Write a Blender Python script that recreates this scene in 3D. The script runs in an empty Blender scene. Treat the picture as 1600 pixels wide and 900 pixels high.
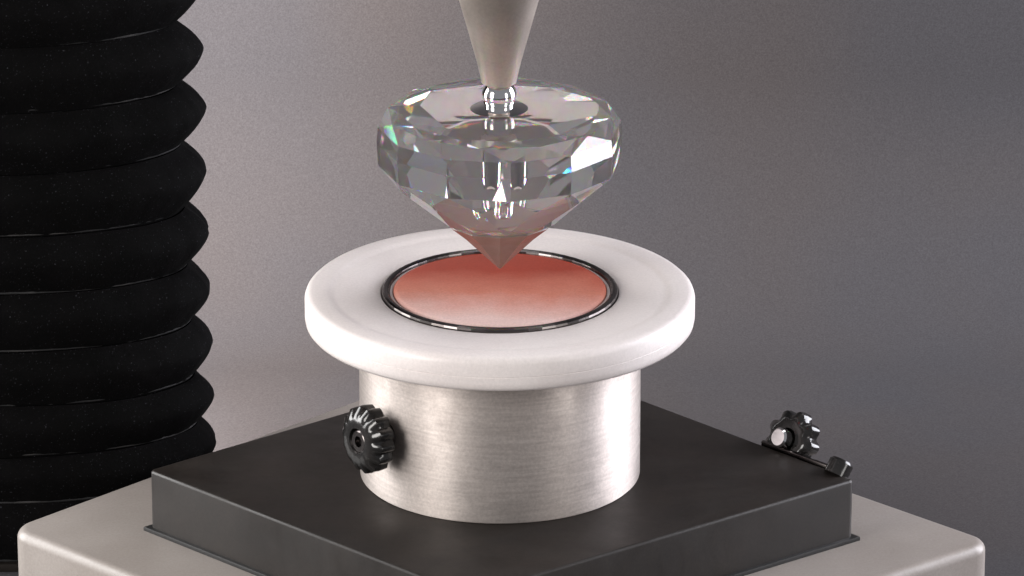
import bpy, bmesh, math, random
from mathutils import Vector, Matrix, noise
random.seed(4)
C = bpy.context.scene
COL = C.collection
S = 0.00025                     # metres per modelling unit (one unit = about one photo pixel)
TH = math.radians(20.2)
D = 9000.0
sT, cT = math.sin(TH), math.cos(TH)

# ---------------------------------------------------------------- camera
TGT = Vector((0, 0, 308))
CAM = TGT + Vector((0, -cT, sT)) * D
cd = bpy.data.cameras.new('camera'); cam = bpy.data.objects.new('camera', cd); COL.objects.link(cam)
cam.location = CAM * S
cam.rotation_euler = (math.pi / 2 - TH, 0, 0)
cd.sensor_width = 36; cd.lens = 36 * D / 1600.0
cd.clip_start = 0.5; cd.clip_end = 60
C.camera = cam

# ---------------------------------------------------------------- world, lamps, exposure
w = bpy.data.worlds.new('World'); C.world = w; w.use_nodes = True
w.node_tree.nodes['Background'].inputs[0].default_value = (0.92, 0.94, 1.0, 1)
w.node_tree.nodes['Background'].inputs[1].default_value = 0.27
C.view_settings.view_transform = 'Standard'; C.view_settings.look = 'None'
C.view_settings.exposure = 0; C.view_settings.gamma = 1
C.render.engine = 'CYCLES'
C.cycles.use_denoising = True
C.cycles.max_bounces = 14; C.cycles.transmission_bounces = 12; C.cycles.glossy_bounces = 6
C.cycles.sample_clamp_indirect = 6

def lamp(name, loc, target, sx, sy, power, color=(1, 1, 1), spread=180):
    l = bpy.data.lights.new(name, 'AREA'); l.shape = 'RECTANGLE'
    l.size = sx * S; l.size_y = sy * S; l.energy = power; l.color = color
    l.spread = math.radians(spread)
    o = bpy.data.objects.new(name, l); COL.objects.link(o)
    o.location = Vector(loc) * S
    d = (Vector(target) - Vector(loc)).normalized()
    o.rotation_euler = d.to_track_quat('-Z', 'Y').to_euler()
    return o
# unseen area light added behind the bellows to brighten the backdrop
lamp('wash_fill', (-760, 760, 250), (-460, 1500, 150), 420, 1500, 2.9, (1, .90, .83), 160)
lamp('key_softbox', (-5000, -4200, 1900), (0, 0, 250), 2200, 3800, 25, (1, .965, .93))
lamp('side_softbox', (5200, -4200, 1700), (0, 0, 300), 1500, 3400, 7, (1, .965, .94))
lamp('rear_fill_strip', (-2900, 900, 900), (0, 0, 400), 1700, 2300, 9, (1, .99, .98))  # strips added out of view on both sides to brighten the gem's edges
lamp('rear_fill_strip', (3000, 900, 900), (0, 0, 400), 1700, 2300, 11, (.93, .93, 1))
lamp('top_softbox', (0, 600, 6500), (0, 0, 300), 4000, 1800, 4, (1, .98, .98))

# ---------------------------------------------------------------- materials
def mat(name):
    m = bpy.data.materials.new(name); m.use_nodes = True
    return m, m.node_tree, m.node_tree.nodes['Principled BSDF']
def nd(t, typ, **kw):
    n = t.nodes.new(typ)
    for k, v in kw.items(): setattr(n, k, v)
    return n
def noise_tex(t, scale, detail=4, rough=.6, vec=None):
    n = nd(t, 'ShaderNodeTexNoise'); n.inputs['Scale'].default_value = scale
    n.inputs['Detail'].default_value = detail; n.inputs['Roughness'].default_value = rough
    if vec is not None: t.links.new(vec, n.inputs['Vector'])
    return n
def ramp(t, src, stops):
    r = nd(t, 'ShaderNodeValToRGB'); e = r.color_ramp.elements
    while len(e) < len(stops): e.new(0.5)
    for i, (p, c) in enumerate(stops):
        e[i].position = p; e[i].color = (*c, 1) if len(c) == 3 else c
    t.links.new(src, r.inputs[0]); return r
def bump(t, b, src, strength, dist):
    n = nd(t, 'ShaderNodeBump'); n.inputs['Strength'].default_value = strength
    n.inputs['Distance'].default_value = dist
    t.links.new(src, n.inputs['Height']); t.links.new(n.outputs[0], b.inputs['Normal'])
def objvec(t, scale=(1, 1, 1)):
    c = nd(t, 'ShaderNodeTexCoord'); m = nd(t, 'ShaderNodeMapping')
    m.inputs['Scale'].default_value = scale
    t.links.new(c.outputs['Object'], m.inputs['Vector']); return m.outputs[0]

def simple(name, stops, nscale, rough, metal=0, bmp=0.0, bd=0.0003, scale=(1, 1, 1), detail=5, grain=0.0, **extra):
    m, t, b = mat(name)
    v = objvec(t, scale)
    n = noise_tex(t, nscale, detail, .6, v)
    r = ramp(t, n.outputs['Fac'], stops)
    out = r.outputs[0]
    if grain:
        g = noise_tex(t, 900, 2, .7, objvec(t))
        gr = ramp(t, g.outputs['Fac'], [(.3, (1 - grain,) * 3), (.7, (1 + grain,) * 3)])
        mx = nd(t, 'ShaderNodeMix', data_type='RGBA', blend_type='MULTIPLY'); mx.inputs[0].default_value = 1
        t.links.new(out, mx.inputs[6]); t.links.new(gr.outputs[0], mx.inputs[7]); out = mx.outputs[2]
    t.links.new(out, b.inputs['Base Color'])
    rn = noise_tex(t, 35, 5, .65, objvec(t, (1, 1.3, .8))); mr = nd(t, 'ShaderNodeMapRange')
    mr.inputs[1].default_value = .3; mr.inputs[2].default_value = .7; mr.inputs[3].default_value = rough * .8; mr.inputs[4].default_value = min(1, rough * 1.25)
    t.links.new(rn.outputs['Fac'], mr.inputs[0]); t.links.new(mr.outputs[0], b.inputs['Roughness'])
    b.inputs['Metallic'].default_value = metal
    if bmp: bump(t, b, n.outputs['Fac'], bmp, bd)
    for k, val in extra.items(): b.inputs[k.replace('_', ' ')].default_value = val
    return m

M = {}
def backdrop_mat(name, a, bb, c):
    m, t, b = mat(name)
    v = objvec(t)
    n = noise_tex(t, 7, 2, .5, v)
    r = ramp(t, n.outputs['Fac'], [(.35, a), (.5, bb), (.64, c)])
    g = noise_tex(t, 1300, 2, .8, v)
    gr = ramp(t, g.outputs['Fac'], [(.28, (.78, .78, .78)), (.72, (1.2, 1.2, 1.2))])
    mx = nd(t, 'ShaderNodeMix', data_type='RGBA', blend_type='MULTIPLY'); mx.inputs[0].default_value = 1
    t.links.new(r.outputs[0], mx.inputs[6]); t.links.new(gr.outputs[0], mx.inputs[7])
    t.links.new(mx.outputs[2], b.inputs['Base Color'])
    b.inputs['Roughness'].default_value = 1
    b.inputs['Specular IOR Level'].default_value = .08
    return m
M['back'] = backdrop_mat('grey backdrop paper', (.062, .057, .059), (.060, .057, .061), (.057, .056, .062))

def bellows_mat(name, base, lighter, speck):
    m, t, b = mat(name)
    v = objvec(t)
    n = noise_tex(t, 60, 6, .7, v)
    r = ramp(t, n.outputs['Fac'], [(.35, base), (.75, lighter)])  # cloth tone mottled at random by noise
    s = noise_tex(t, 1500, 1, .5, v)
    sr = ramp(t, s.outputs['Fac'], [(.70, (0, 0, 0)), (.80, (.7, .7, .7))])
    mx = nd(t, 'ShaderNodeMix', data_type='RGBA'); t.links.new(sr.outputs[0], mx.inputs[0])
    t.links.new(r.outputs[0], mx.inputs[6]); mx.inputs[7].default_value = (*speck, 1)
    t.links.new(mx.outputs[2], b.inputs['Base Color'])
    b.inputs['Roughness'].default_value = .85
    b.inputs['Specular IOR Level'].default_value = .07
    bump(t, b, n.outputs['Fac'], .5, .0015)
    return m
M['bellL'] = bellows_mat('black bellows cloth', (.0010, .0009, .0010), (.0026, .0024, .0026), (.07, .07, .08))
M['crease'] = simple('dusty worn bellows fold', [(.50, (.008, .008, .009)), (.72, (.06, .056, .055))], 130, .8, scale=(.35, .35, 2))
M['white'] = simple('white plastic', [(.3, (.76, .695, .675)), (.7, (.81, .755, .735))], 25, .38, grain=.05, bmp=.06, bd=.0004, Subsurface_Weight=.35)
M['white'].node_tree.nodes['Principled BSDF'].inputs['Subsurface Radius'].default_value = (.004, .004, .004)
M['pad'] = simple('pale ceramic pad', [(.3, (.72, .68, .675)), (.7, (.78, .745, .74))], 40, .22, grain=.04)
M['darkchrome'] = simple('dark polished ring metal', [(.3, (.07, .06, .06)), (.7, (.16, .145, .14))], 50, .24, 1)
M['alu'] = simple('brushed aluminium', [(.3, (.52, .465, .435)), (.7, (.64, .58, .545))], 60, .62, .74, .1, .0002, scale=(1, 1, 14), grain=.10)
_t = M['alu'].node_tree; _b = _t.nodes['Principled BSDF']
_b.inputs['Anisotropic'].default_value = .8; _b.inputs['Anisotropic Rotation'].default_value = .25
_g = _t.nodes.new('ShaderNodeTangent'); _g.direction_type = 'RADIAL'; _g.axis = 'Z'
_t.links.new(_g.outputs[0], _b.inputs['Tangent'])
M['rod'] = simple('satin grey rod', [(.3, (.47, .405, .355)), (.7, (.56, .495, .445))], 60, .38, .8, grain=.06)
M['chrome'] = simple('polished steel', [(.3, (.75, .74, .74)), (.7, (.85, .84, .84))], 50, .08, 1)
M['block'] = simple('black anodised metal', [(.3, (.011, .0088, .0077)), (.7, (.019, .0145, .0122))], 30, .46, 0, .12, .0003, grain=.25, Specular_IOR_Level=.35)
M['shadowlip'] = simple('near-black shadow lip', [(.3, (.004, .004, .004)), (.7, (.007, .006, .006))], 22, .5, 0, .2, .0004, grain=.25)  # near-black colour stands in for shadow below the block
M['plate'] = simple('warm grey enamelled metal', [(.3, (.235, .205, .185)), (.7, (.285, .255, .235))], 14, .42, 0, .05, .0003, grain=.08)
M['tip'] = simple('satin grey tip metal', [(.3, (.30, .28, .275)), (.7, (.42, .40, .39))], 90, .3, .6, grain=.1)
M['knob'] = simple('glossy black plastic', [(.3, (.008, .008, .008)), (.7, (.022, .020, .019))], 120, .16, 0, .3, .0004)
def glass_mat():                # clear glass with a little dispersion: red, green and blue bend differently
    m, t, b = mat('clear cut glass')
    out = t.nodes['Material Output']; t.nodes.remove(b); prev = None
    for c, ior in (((.91, 0, 0), 1.596), ((0, .885, 0), 1.60), ((0, 0, .88), 1.604)):
        g = nd(t, 'ShaderNodeBsdfGlass'); g.inputs['Color'].default_value = (*c, 1)
        g.inputs['Roughness'].default_value = .012; g.inputs['IOR'].default_value = ior
        if prev is None: prev = g.outputs[0]
        else:
            a = nd(t, 'ShaderNodeAddShader'); t.links.new(prev, a.inputs[0]); t.links.new(g.outputs[0], a.inputs[1]); prev = a.outputs[0]
    df = nd(t, 'ShaderNodeBsdfDiffuse'); df.inputs[0].default_value = (.92, .90, .89, 1)
    mx = nd(t, 'ShaderNodeMixShader'); mx.inputs[0].default_value = .07
    t.links.new(prev, mx.inputs[1]); t.links.new(df.outputs[0], mx.inputs[2])
    t.links.new(mx.outputs[0], out.inputs[0])
    return m
M['glass'] = glass_mat()
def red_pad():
    m, t, b = mat('brick red film with painted front sheen')
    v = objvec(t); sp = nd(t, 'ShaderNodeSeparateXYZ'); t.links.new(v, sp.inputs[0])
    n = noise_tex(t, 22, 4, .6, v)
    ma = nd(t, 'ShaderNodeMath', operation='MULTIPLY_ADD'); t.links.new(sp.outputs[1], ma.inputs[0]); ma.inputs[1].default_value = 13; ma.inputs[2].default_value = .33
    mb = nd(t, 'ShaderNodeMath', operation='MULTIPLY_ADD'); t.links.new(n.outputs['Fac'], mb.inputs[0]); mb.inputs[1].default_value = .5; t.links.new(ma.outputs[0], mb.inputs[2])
    r = ramp(t, mb.outputs[0], [(.15, (.80, .58, .54)), (.5, (.62, .22, .15)), (.85, (.42, .055, .025))])  # sheen painted into the colour: brick red pales toward the front
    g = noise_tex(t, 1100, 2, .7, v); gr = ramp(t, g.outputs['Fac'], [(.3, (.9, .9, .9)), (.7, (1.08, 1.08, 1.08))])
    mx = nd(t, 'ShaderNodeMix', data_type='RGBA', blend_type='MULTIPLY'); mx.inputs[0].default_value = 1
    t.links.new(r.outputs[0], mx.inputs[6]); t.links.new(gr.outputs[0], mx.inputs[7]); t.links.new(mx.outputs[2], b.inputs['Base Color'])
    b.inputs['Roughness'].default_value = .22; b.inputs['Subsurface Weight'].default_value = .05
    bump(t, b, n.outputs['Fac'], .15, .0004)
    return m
def ground_mat():
    m, t, b = mat('finely ground glass')
    b.inputs['Base Color'].default_value = (.88, .86, .855, 1); b.inputs['Transmission Weight'].default_value = .97
    b.inputs['Roughness'].default_value = .03; b.inputs['IOR'].default_value = 1.65
    return m
M['ground'] = ground_mat()
M['tipglass'] = simple('rosy smoke glass', [(.3, (.20, .150, .137)), (.7, (.30, .235, .215))], 60, .14, 0, Transmission_Weight=.3)
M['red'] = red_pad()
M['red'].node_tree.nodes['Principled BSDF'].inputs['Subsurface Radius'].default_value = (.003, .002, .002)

# ---------------------------------------------------------------- helpers
def ray(px, py):
    return Vector(((px - 800), 0, 0)) + Vector((0, cT, -sT)) * D + Vector((0, sT, cT)) * (450 - py)
def at(px, py, z):              # point of the photograph on the level z
    d = ray(px, py); k = (z - CAM.z) / d.z
    return CAM + d * k
def zat(px, py, Y):             # height of a photograph point on the upright plane at depth Y
    d = ray(px, py); k = (Y - CAM.y) / d.y
    return (CAM + d * k).z
def thing(name, label, cat, loc, group=None):
    o = bpy.data.objects.new(name, None); COL.objects.link(o)
    o.empty_display_size = .02
    o.location = Vector(loc) * S; o['label'] = label; o['category'] = cat
    if group: o['group'] = group
    return o
def obj(name, bm, m, parent=None, smooth=True, autos=35, loc=(0, 0, 0), sc=S):
    bmesh.ops.scale(bm, vec=(sc,) * 3, verts=bm.verts)
    bmesh.ops.recalc_face_normals(bm, faces=bm.faces)
    me = bpy.data.meshes.new(name); bm.to_mesh(me); bm.free()
    for x in (m if isinstance(m, (list, tuple)) else [m]): me.materials.append(x)
    for p in me.polygons: p.use_smooth = smooth
    if smooth and autos: me.set_sharp_from_angle(angle=math.radians(autos))
    o = bpy.data.objects.new(name, me); COL.objects.link(o)
    o.location = Vector(loc) * S
    if parent: o.parent = parent
    return o
def bevel(bm, edges, off, seg=3):
    bmesh.ops.bevel(bm, geom=list(edges), offset=off, segments=seg, profile=.5, affect='EDGES')
def lathe(prof, n=96, sx=1, sy=1, a0=0, a1=2 * math.pi, bm=None):
    bm = bm or bmesh.new(); full = abs(a1 - a0 - 2 * math.pi) < 1e-6
    rings = []
    cnt = n if full else n + 1
    for r, z in prof:
        if r == 0: rings.append([bm.verts.new((0, 0, z))]); continue
        rings.append([bm.verts.new((r * sx * math.cos(a0 + (a1 - a0) * i / n), r * sy * math.sin(a0 + (a1 - a0) * i / n), z)) for i in range(cnt)])
    for A, B in zip(rings, rings[1:]):
        for i in range(n):
            j = (i + 1) % cnt if full else i + 1
            if len(A) == 1 and len(B) == 1: continue
            if len(A) == 1: bm.faces.new((A[0], B[i], B[j]))
            elif len(B) == 1: bm.faces.new((A[i], B[0], A[j]))
            else: bm.faces.new((A[i], B[i], B[j], A[j]))
    return bm
def prism(pts, z0, z1, bm=None):
    bm = bm or bmesh.new()
    lo = [bm.verts.new((p[0], p[1], z0)) for p in pts]; hi = [bm.verts.new((p[0], p[1], z1)) for p in pts]
    n = len(pts); bm.faces.new(lo[::-1]); bm.faces.new(hi)
    for i in range(n): bm.faces.new((lo[i], lo[(i + 1) % n], hi[(i + 1) % n], hi[i]))
    return bm
def copy_tree(root, dx, dy, label):
    def cp(o, par):
        c = o.copy(); COL.objects.link(c)
        if par: c.parent = par
        for ch in [x for x in COL.objects if x.parent == o]: cp(ch, c)
        return c
    r = cp(root, None); r.location = root.location + Vector((dx, dy, 0)) * S; r['label'] = label
    return r
def swap(root, old, new):
    """give one copied thing its own material"""
    for o in [x for x in COL.objects if x.parent == root]:
        if o.data and old in [s.material for s in o.material_slots]:
            for s in o.material_slots:
                if s.material == old: s.link = 'OBJECT'; s.material = new

X0 = 781.0 - 800.0
FLOOR = -300

# ---------------------------------------------------------------- backdrop sweep
bm = bmesh.new(); R_ = 420; yc = 1650
prof = [(-9000, FLOOR), (yc - R_, FLOOR)]
for i in range(1, 25):
    a = math.pi / 2 * i / 24; prof.append((yc - R_ + R_ * math.sin(a), FLOOR + R_ - R_ * math.cos(a)))
prof.append((yc, 6000))
rows = [[bm.verts.new((x, y, z)) for y, z in prof] for x in (-8000, 8000)]
for i in range(len(prof) - 1): bm.faces.new((rows[0][i], rows[1][i], rows[1][i + 1], rows[0][i + 1]))
o = obj('backdrop', bm, M['back'], None, True, 0); o['kind'] = 'structure'

# ---------------------------------------------------------------- base plate
def quad(scr, z): return [at(px, py, z) for px, py in scr]
def upright(e): return abs(e.verts[0].co.z - e.verts[1].co.z) > 10
ZB = -104
pl = quad([(8, 824), (735, 1110), (1560, 845), (735, 556)], ZB)
tb = thing('base_plate', 'light warm grey rounded base plate carrying the black block', 'base plate', (X0, 0, FLOOR))
bm = prism([(p.x - X0, p.y) for p in pl], 0, ZB - FLOOR)
bevel(bm, [e for e in bm.edges if upright(e)], 46, 8)
bevel(bm, [e for e in bm.edges if min(e.verts[0].co.z, e.verts[1].co.z) > ZB - FLOOR - 1], 16, 5)
obj('plate_body', bm, M['plate'], tb)

# ---------------------------------------------------------------- black block
bl = quad([(232, 734), (731, 929), (1336, 749), (829, 559)], 0)
t = thing('black_block', 'square black metal block under the brushed pedestal', 'metal block', (X0, 0, ZB))
H = -ZB
bm = prism([(p.x - X0, p.y) for p in bl], 7, H)
bevel(bm, [e for e in bm.edges if upright(e)], 10, 4)
bevel(bm, [e for e in bm.edges if min(e.verts[0].co.z, e.verts[1].co.z) > H - 1], 5, 3)
obj('block_body', bm, M['block'], t)
cx = sum(p.x - X0 for p in bl) / 4; cy = sum(p.y for p in bl) / 4
bm = prism([(cx + (p.x - X0 - cx) * 1.018, cy + (p.y - cy) * 1.018) for p in bl], 0, 7)
bevel(bm, [e for e in bm.edges if upright(e)], 12, 3)
bevel(bm, [e for e in bm.edges if min(e.verts[0].co.z, e.verts[1].co.z) > 6], 2, 2)
obj('foot_shadow_lip', bm, M['shadowlip'], t)  # thin dark lip added as the shadow line under the block

def knurled(r, h, n=12, depth=.13, seg=8):
    """knob with scalloped rim, axis +Z, recessed face"""
    bm = bmesh.new(); N = n * seg
    prof = [(0, h * .62, 0), (r * .34, h * .62, 0), (r * .38, h * .98, 0), (r * .62, h, .0), (r * .78, h * .93, .4), (r * .98, h * .74, 1), (r, h * .5, 1), (r * .97, h * .16, 1), (r * .78, 0, .5), (0, 0, 0)]
    rings = []
    for rr, z, k in prof:
        if rr == 0: rings.append([bm.verts.new((0, 0, z))]); continue
        ring = []
        for i in range(N):
            a = 2 * math.pi * i / N; q = rr * (1 - depth * k * (.5 - .5 * math.cos(n * a)) ** 1.6)
            ring.append(bm.verts.new((q * math.cos(a), q * math.sin(a), z)))
        rings.append(ring)
    for A, B in zip(rings, rings[1:]):
        for i in range(N):
            j = (i + 1) % N
            if len(A) == 1: bm.faces.new((A[0], B[i], B[j]))
            elif len(B) == 1: bm.faces.new((A[i], B[0], A[j]))
            else: bm.faces.new((A[i], B[i], B[j], A[j]))
    return bm
def orient(bm, axis, pos):
    q = Vector(axis).normalized().to_track_quat('Z', 'Y')
    bmesh.ops.transform(bm, matrix=Matrix.Translation(pos) @ q.to_matrix().to_4x4(), verts=bm.verts)
    return bm
# hardware on the back-right flank of the block
e0 = Vector((bl[3].x - X0, bl[3].y, H)); e1 = Vector((bl[2].x - X0, bl[2].y, H))
ed = (e1 - e0).normalized(); outn = Vector((-ed.y, ed.x, 0))
if outn.y < 0: outn = -outn
p = e0 + (e1 - e0) * .775
kpos = Vector((p.x, p.y, H)) + outn * 12 + Vector((0, 0, 2))
kn = obj('clamp_knob', orient(knurled(50, 34, 9, .18), -outn + Vector((0, 0, .45)), kpos + outn * 34), M['knob'], t)
bm = lathe([(0, 54), (13, 54), (16, 51), (16, 18), (0, 18)], 32); orient(bm, -outn + Vector((0, 0, .45)), kpos + outn * 34)
obj('knob_pin', bm, M['chrome'], kn)
bm = lathe([(0, 0), (12, 0), (12, 60), (0, 60)], 32); orient(bm, outn + Vector((0, 0, -.15)), kpos - outn * 14 - Vector((0, 0, 30)))
obj('knob_stem', bm, M['knob'], kn)
p2 = e0 + (e1 - e0) * .945
bm = lathe([(0, 10), (7, 10), (9, 20), (17, 20), (20, 16), (20, -6), (0, -6)], 32); orient(bm, outn * .8 + Vector((0, 0, 1)), Vector((p2.x, p2.y, H)) + outn * 2)
obj('socket_screw', bm, M['knob'], t)
bm = bmesh.new(); bmesh.ops.create_cube(bm, size=1)
bmesh.ops.scale(bm, vec=(150, 7, 12), verts=bm.verts); bevel(bm, bm.edges, 2, 2)
bmesh.ops.rotate(bm, matrix=Matrix.Rotation(math.atan2(ed.y, ed.x), 3, 'Z'), verts=bm.verts)
pp = e0 + (e1 - e0) * .82 + outn * 5; bmesh.ops.translate(bm, vec=(pp.x, pp.y, H - 1), verts=bm.verts)
obj('clamp_strip', bm, M['darkchrome'], t)

# ---------------------------------------------------------------- pedestal
def zr(py): return zat(781, py, 0)
ZD1 = zr(452); ZD0 = ZD1 - 57
R0 = 221.0
ped = thing('metal_pedestal', 'brushed metal cylinder pedestal on the black block with a black side knob', 'pedestal', (X0, 0, 0))
hp = ZD0 - 8
obj('pedestal_body', lathe([(0, 0), (218, 0), (R0, 3), (R0, hp - 22), (R0 - 3, hp - 19), (R0 - 6, hp - 18), (R0 - 6, hp - 15), (R0 + 1, hp - 14), (R0 + 3, hp - 12), (R0 + 3, hp - 3), (R0, hp), (0, hp)], 160), M['alu'], ped, True, 50)
obj('neck_collar', lathe([(0, hp), (R0 - 16, hp), (R0 - 16, ZD0), (0, ZD0)], 128), M['darkchrome'], ped)
ka = Vector((-.80, -.60, .05)); kz = zat(560, 693, -170)
k0 = Vector((-.80 * R0, -.60 * R0, kz))
k = obj('thumb_knob', orient(knurled(54, 42, 14, .12), ka, k0 + Vector((-.8, -.6, 0)) * 14), M['knob'], ped)
bm = lathe([(0, -30), (24, -30), (24, 24), (0, 24)], 32); orient(bm, ka, k0)
obj('knob_stem', bm, M['darkchrome'], k)
bm = lathe([(0, 0), (15, 0), (20, 2), (20, 10), (16, 13), (9, 13), (8, 5), (0, 5)], 24); orient(bm, ka, k0 + Vector((-.8, -.6, 0)) * 40)
obj('knob_cap_screw', bm, M['darkchrome'], k)

# ---------------------------------------------------------------- white disc
wd = thing('white_disc', 'thick round white plastic disc with a dark inset ring on the pedestal', 'disc', (X0, 0, ZD0))
h = ZD1 - ZD0
prof = [(0, 0), (291, 0), (299, 2.5), (303.5, 8), (305, 16), (305, 25.2), (304.2, 26), (305, 26.8), (305, h - 11), (303, h - 5), (299, h - 1.2), (293, h), (272, h), (266, h - .8), (262, h - 2.2), (255, h - 3), (188, h - 3), (186.5, h - 4), (186, h - 6), (186, h - 20), (0, h - 20)]
obj('disc_body', lathe(prof, 200), M['white'], wd, True, 40)
obj('metal_ring', lathe([(185, h - 19), (185, h - 2), (184, h + 1), (181, h + 3), (177, h + 3), (174, h + 1), (173, h - 2), (173, h - 19)], 52), M['darkchrome'], wd, False)
obj('inner_groove', lathe([(172, h - 18), (172, h - 3), (168, h - 3), (168, h - 18)], 120), M['white'], wd)
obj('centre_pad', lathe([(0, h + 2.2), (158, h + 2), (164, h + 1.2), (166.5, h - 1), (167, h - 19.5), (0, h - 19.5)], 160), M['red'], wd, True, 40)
# ---------------------------------------------------------------- glass gem
ZT, ZG1, ZG0, ZTIP = zr(171), zr(186), zr(250), zr(420)
gm = thing('glass_gem', 'clear faceted glass gem pointing down at the pink pad', 'glass gem', (X0, 0, ZTIP))
def gem():
    bm = bmesh.new(); N = 12
    hT, h1, h0 = ZT - ZTIP, ZG1 - ZTIP, ZG0 - ZTIP
    def ring(r, z, off=0): return [bm.verts.new((r * math.cos(2 * math.pi * (i + off + .17) / N), r * math.sin(2 * math.pi * (i + off + .17) / N), z)) for i in range(N)]
    T = ring(157, hT); Cn = ring(176, hT - 5, .5); G1 = ring(189, h1 - 8); Gm = ring(191, (h1 + h0) / 2); G0 = ring(189, h0 - 3)
    P = ring(163, h0 * .82, .5); Q = ring(93, h0 * .485, 0); Q2 = ring(86, h0 * .475, 0)
    bm.faces.new(T); bm.faces.new(Q2[::-1])
    for i in range(N):
        j = (i + 1) % N
        bm.faces.new((T[i], Cn[i], T[j])); bm.faces.new((T[j], Cn[i], Cn[j]))
        bm.faces.new((Cn[i], G1[j], Cn[j])); bm.faces.new((Cn[i], G1[i], G1[j]))
        for A_, B_ in ((G1, Gm), (Gm, G0)):
            bm.faces.new((A_[i], B_[i], B_[j], A_[j])).material_index = 1
        bm.faces.new((G0[i], P[i], G0[j])); bm.faces.new((G0[j], P[i], P[j]))
        bm.faces.new((P[i], Q[j], P[j])); bm.faces.new((P[i], Q[i], Q[j]))
        bm.faces.new((Q[i], Q2[i], Q2[j], Q[j]))
    return bm
obj('gem_body', gem(), [M['glass'], M['ground']], gm, False)
h0_ = (ZG0 - ZTIP) * .475
obj('gem_tip', lathe([(0, h0_ - 1), (84, h0_ - 1), (86, h0_ - 4), (60, h0_ * .69), (2, 1), (0, 0)], 12), M['tipglass'], gm, False)
obj('embedded_pin', lathe([(0, ZT - ZTIP - 6), (20, ZT - ZTIP - 6), (22, ZT - ZTIP - 12), (17, ZT - ZTIP - 24), (16, ZT - ZTIP - 86), (12, ZT - ZTIP - 98), (0, ZT - ZTIP - 103)], 40), M['chrome'], gm)

# ---------------------------------------------------------------- tapered rod
rd = thing('tapered_rod', 'satin grey tapered rod with a ball tip holding the glass gem', 'rod', (X0 - 1, 0, ZT))
def zl(py): return zr(py) - ZT
obj('rod_shaft', lathe([(0, zl(128)), (27, zl(128)), (28.5, zl(120)), (34, zl(96)), (43, zl(64)), (52, zl(32)), (61, zl(0)), (92, zl(-110)), (120, zl(-260)), (120, zl(-700)), (0, zl(-700))], 80), M['rod'], rd)
zc = zl(149); br = 27
obj('ball_tip', lathe([(0, zc - br)] + [(br * math.sin(math.pi * i / 20), zc - br * math.cos(math.pi * i / 20)) for i in range(1, 20)] + [(0, zc + br)], 56), M['chrome'], rd)
obj('tip_cup', lathe([(0, .4), (42, .4), (45, 2), (40, 5), (26, 8), (18, 12), (0, 12)], 56), M['chrome'], rd)

# ---------------------------------------------------------------- bellows
BY = 470.0
vy = [-360, -260, -160, -64, 31, 130, 224, 321, 410, 498, 581, 657, 730, 800, 868, 934, 998, 1060]
def xat(px, Y):
    return (px - 800) * (Y - CAM.y) / (D * cT + sT * 0) * 1.0
ax_ = (-10 - 800) * 1.05
tbl = thing('bellows', 'tall black pleated bellows rising behind the left corner of the base plate', 'bellows', (ax_, BY, FLOOR))
zs = [zat(300, y, BY) for y in vy]; zs = [z for z in zs if z > FLOOR + 40] + [FLOOR + 14]
for i in range(len(zs) - 1):
    zt, zb_ = zs[i], zs[i + 1]; hh = zt - zb_
    f_ = max(0, min(1, (zt - zs[-1]) / 900.0))          # 1 at the top, 0 at the foot
    rp = (342 - 10 * f_) * 1.05; rv = (318 - 30 * f_) * 1.05
    ry = .5; prof = []; K = 18
    for q in range(K + 1):
        f = q / K
        prof.append((rv + (rp - rv) * (1 - abs(f / .45 - 1) ** 1.7 if f < .45 else 1 - ((f - .45) / .55) ** 1.5), (zt - hh * f) - FLOOR))
    bm = lathe(prof, 144, 1, ry)
    for v in bm.verts:
        a = math.atan2(v.co.y / ry, v.co.x)
        n1 = noise.noise(Vector((math.cos(a) * 2.2, math.sin(a) * 2.2, i * 3.1)))
        n2 = noise.noise(Vector((math.cos(a) * 7, math.sin(a) * 7, v.co.z * .02 + i * 7.7)))
        n3 = noise.noise(Vector((math.cos(a) * 26, math.sin(a) * 26, v.co.z * .012 + i * 1.7)))
        edge = min(abs(v.co.z - (zt - FLOOR)), abs(v.co.z - (zb_ - FLOOR))) < .01
        v.co.z += 5 * noise.noise(Vector((math.cos(a) * 1.7, math.sin(a) * 1.7, round((zt if abs(v.co.z - (zt - FLOOR)) < hh / 2 else zb_) * .1)))) if edge else 7 * n1
        if not edge: s_ = 1 + .010 * n1 + .008 * n2 + .006 * n3; v.co.x *= s_; v.co.y *= s_
    rr = rv + 2; zc_ = zb_ - FLOOR + 4
    nf = len(bm.faces)
    lathe([(rr + 2.2 * math.cos(a), zc_ + 2.2 * math.sin(a)) for a in [2 * math.pi * k_ / 8 for k_ in range(9)]], 144, 1, ry, bm=bm)
    bm.faces.ensure_lookup_table()
    for fc in bm.faces[nf:]: fc.material_index = 1
    obj('pleat', bm, [M['bellL'], M['crease']], tbl, True, 60)
obj('bellows_foot', lathe([(0, 0), (345, 0), (348, 3), (348, 14), (0, 14)], 112, 1, .5), M['block'], tbl)
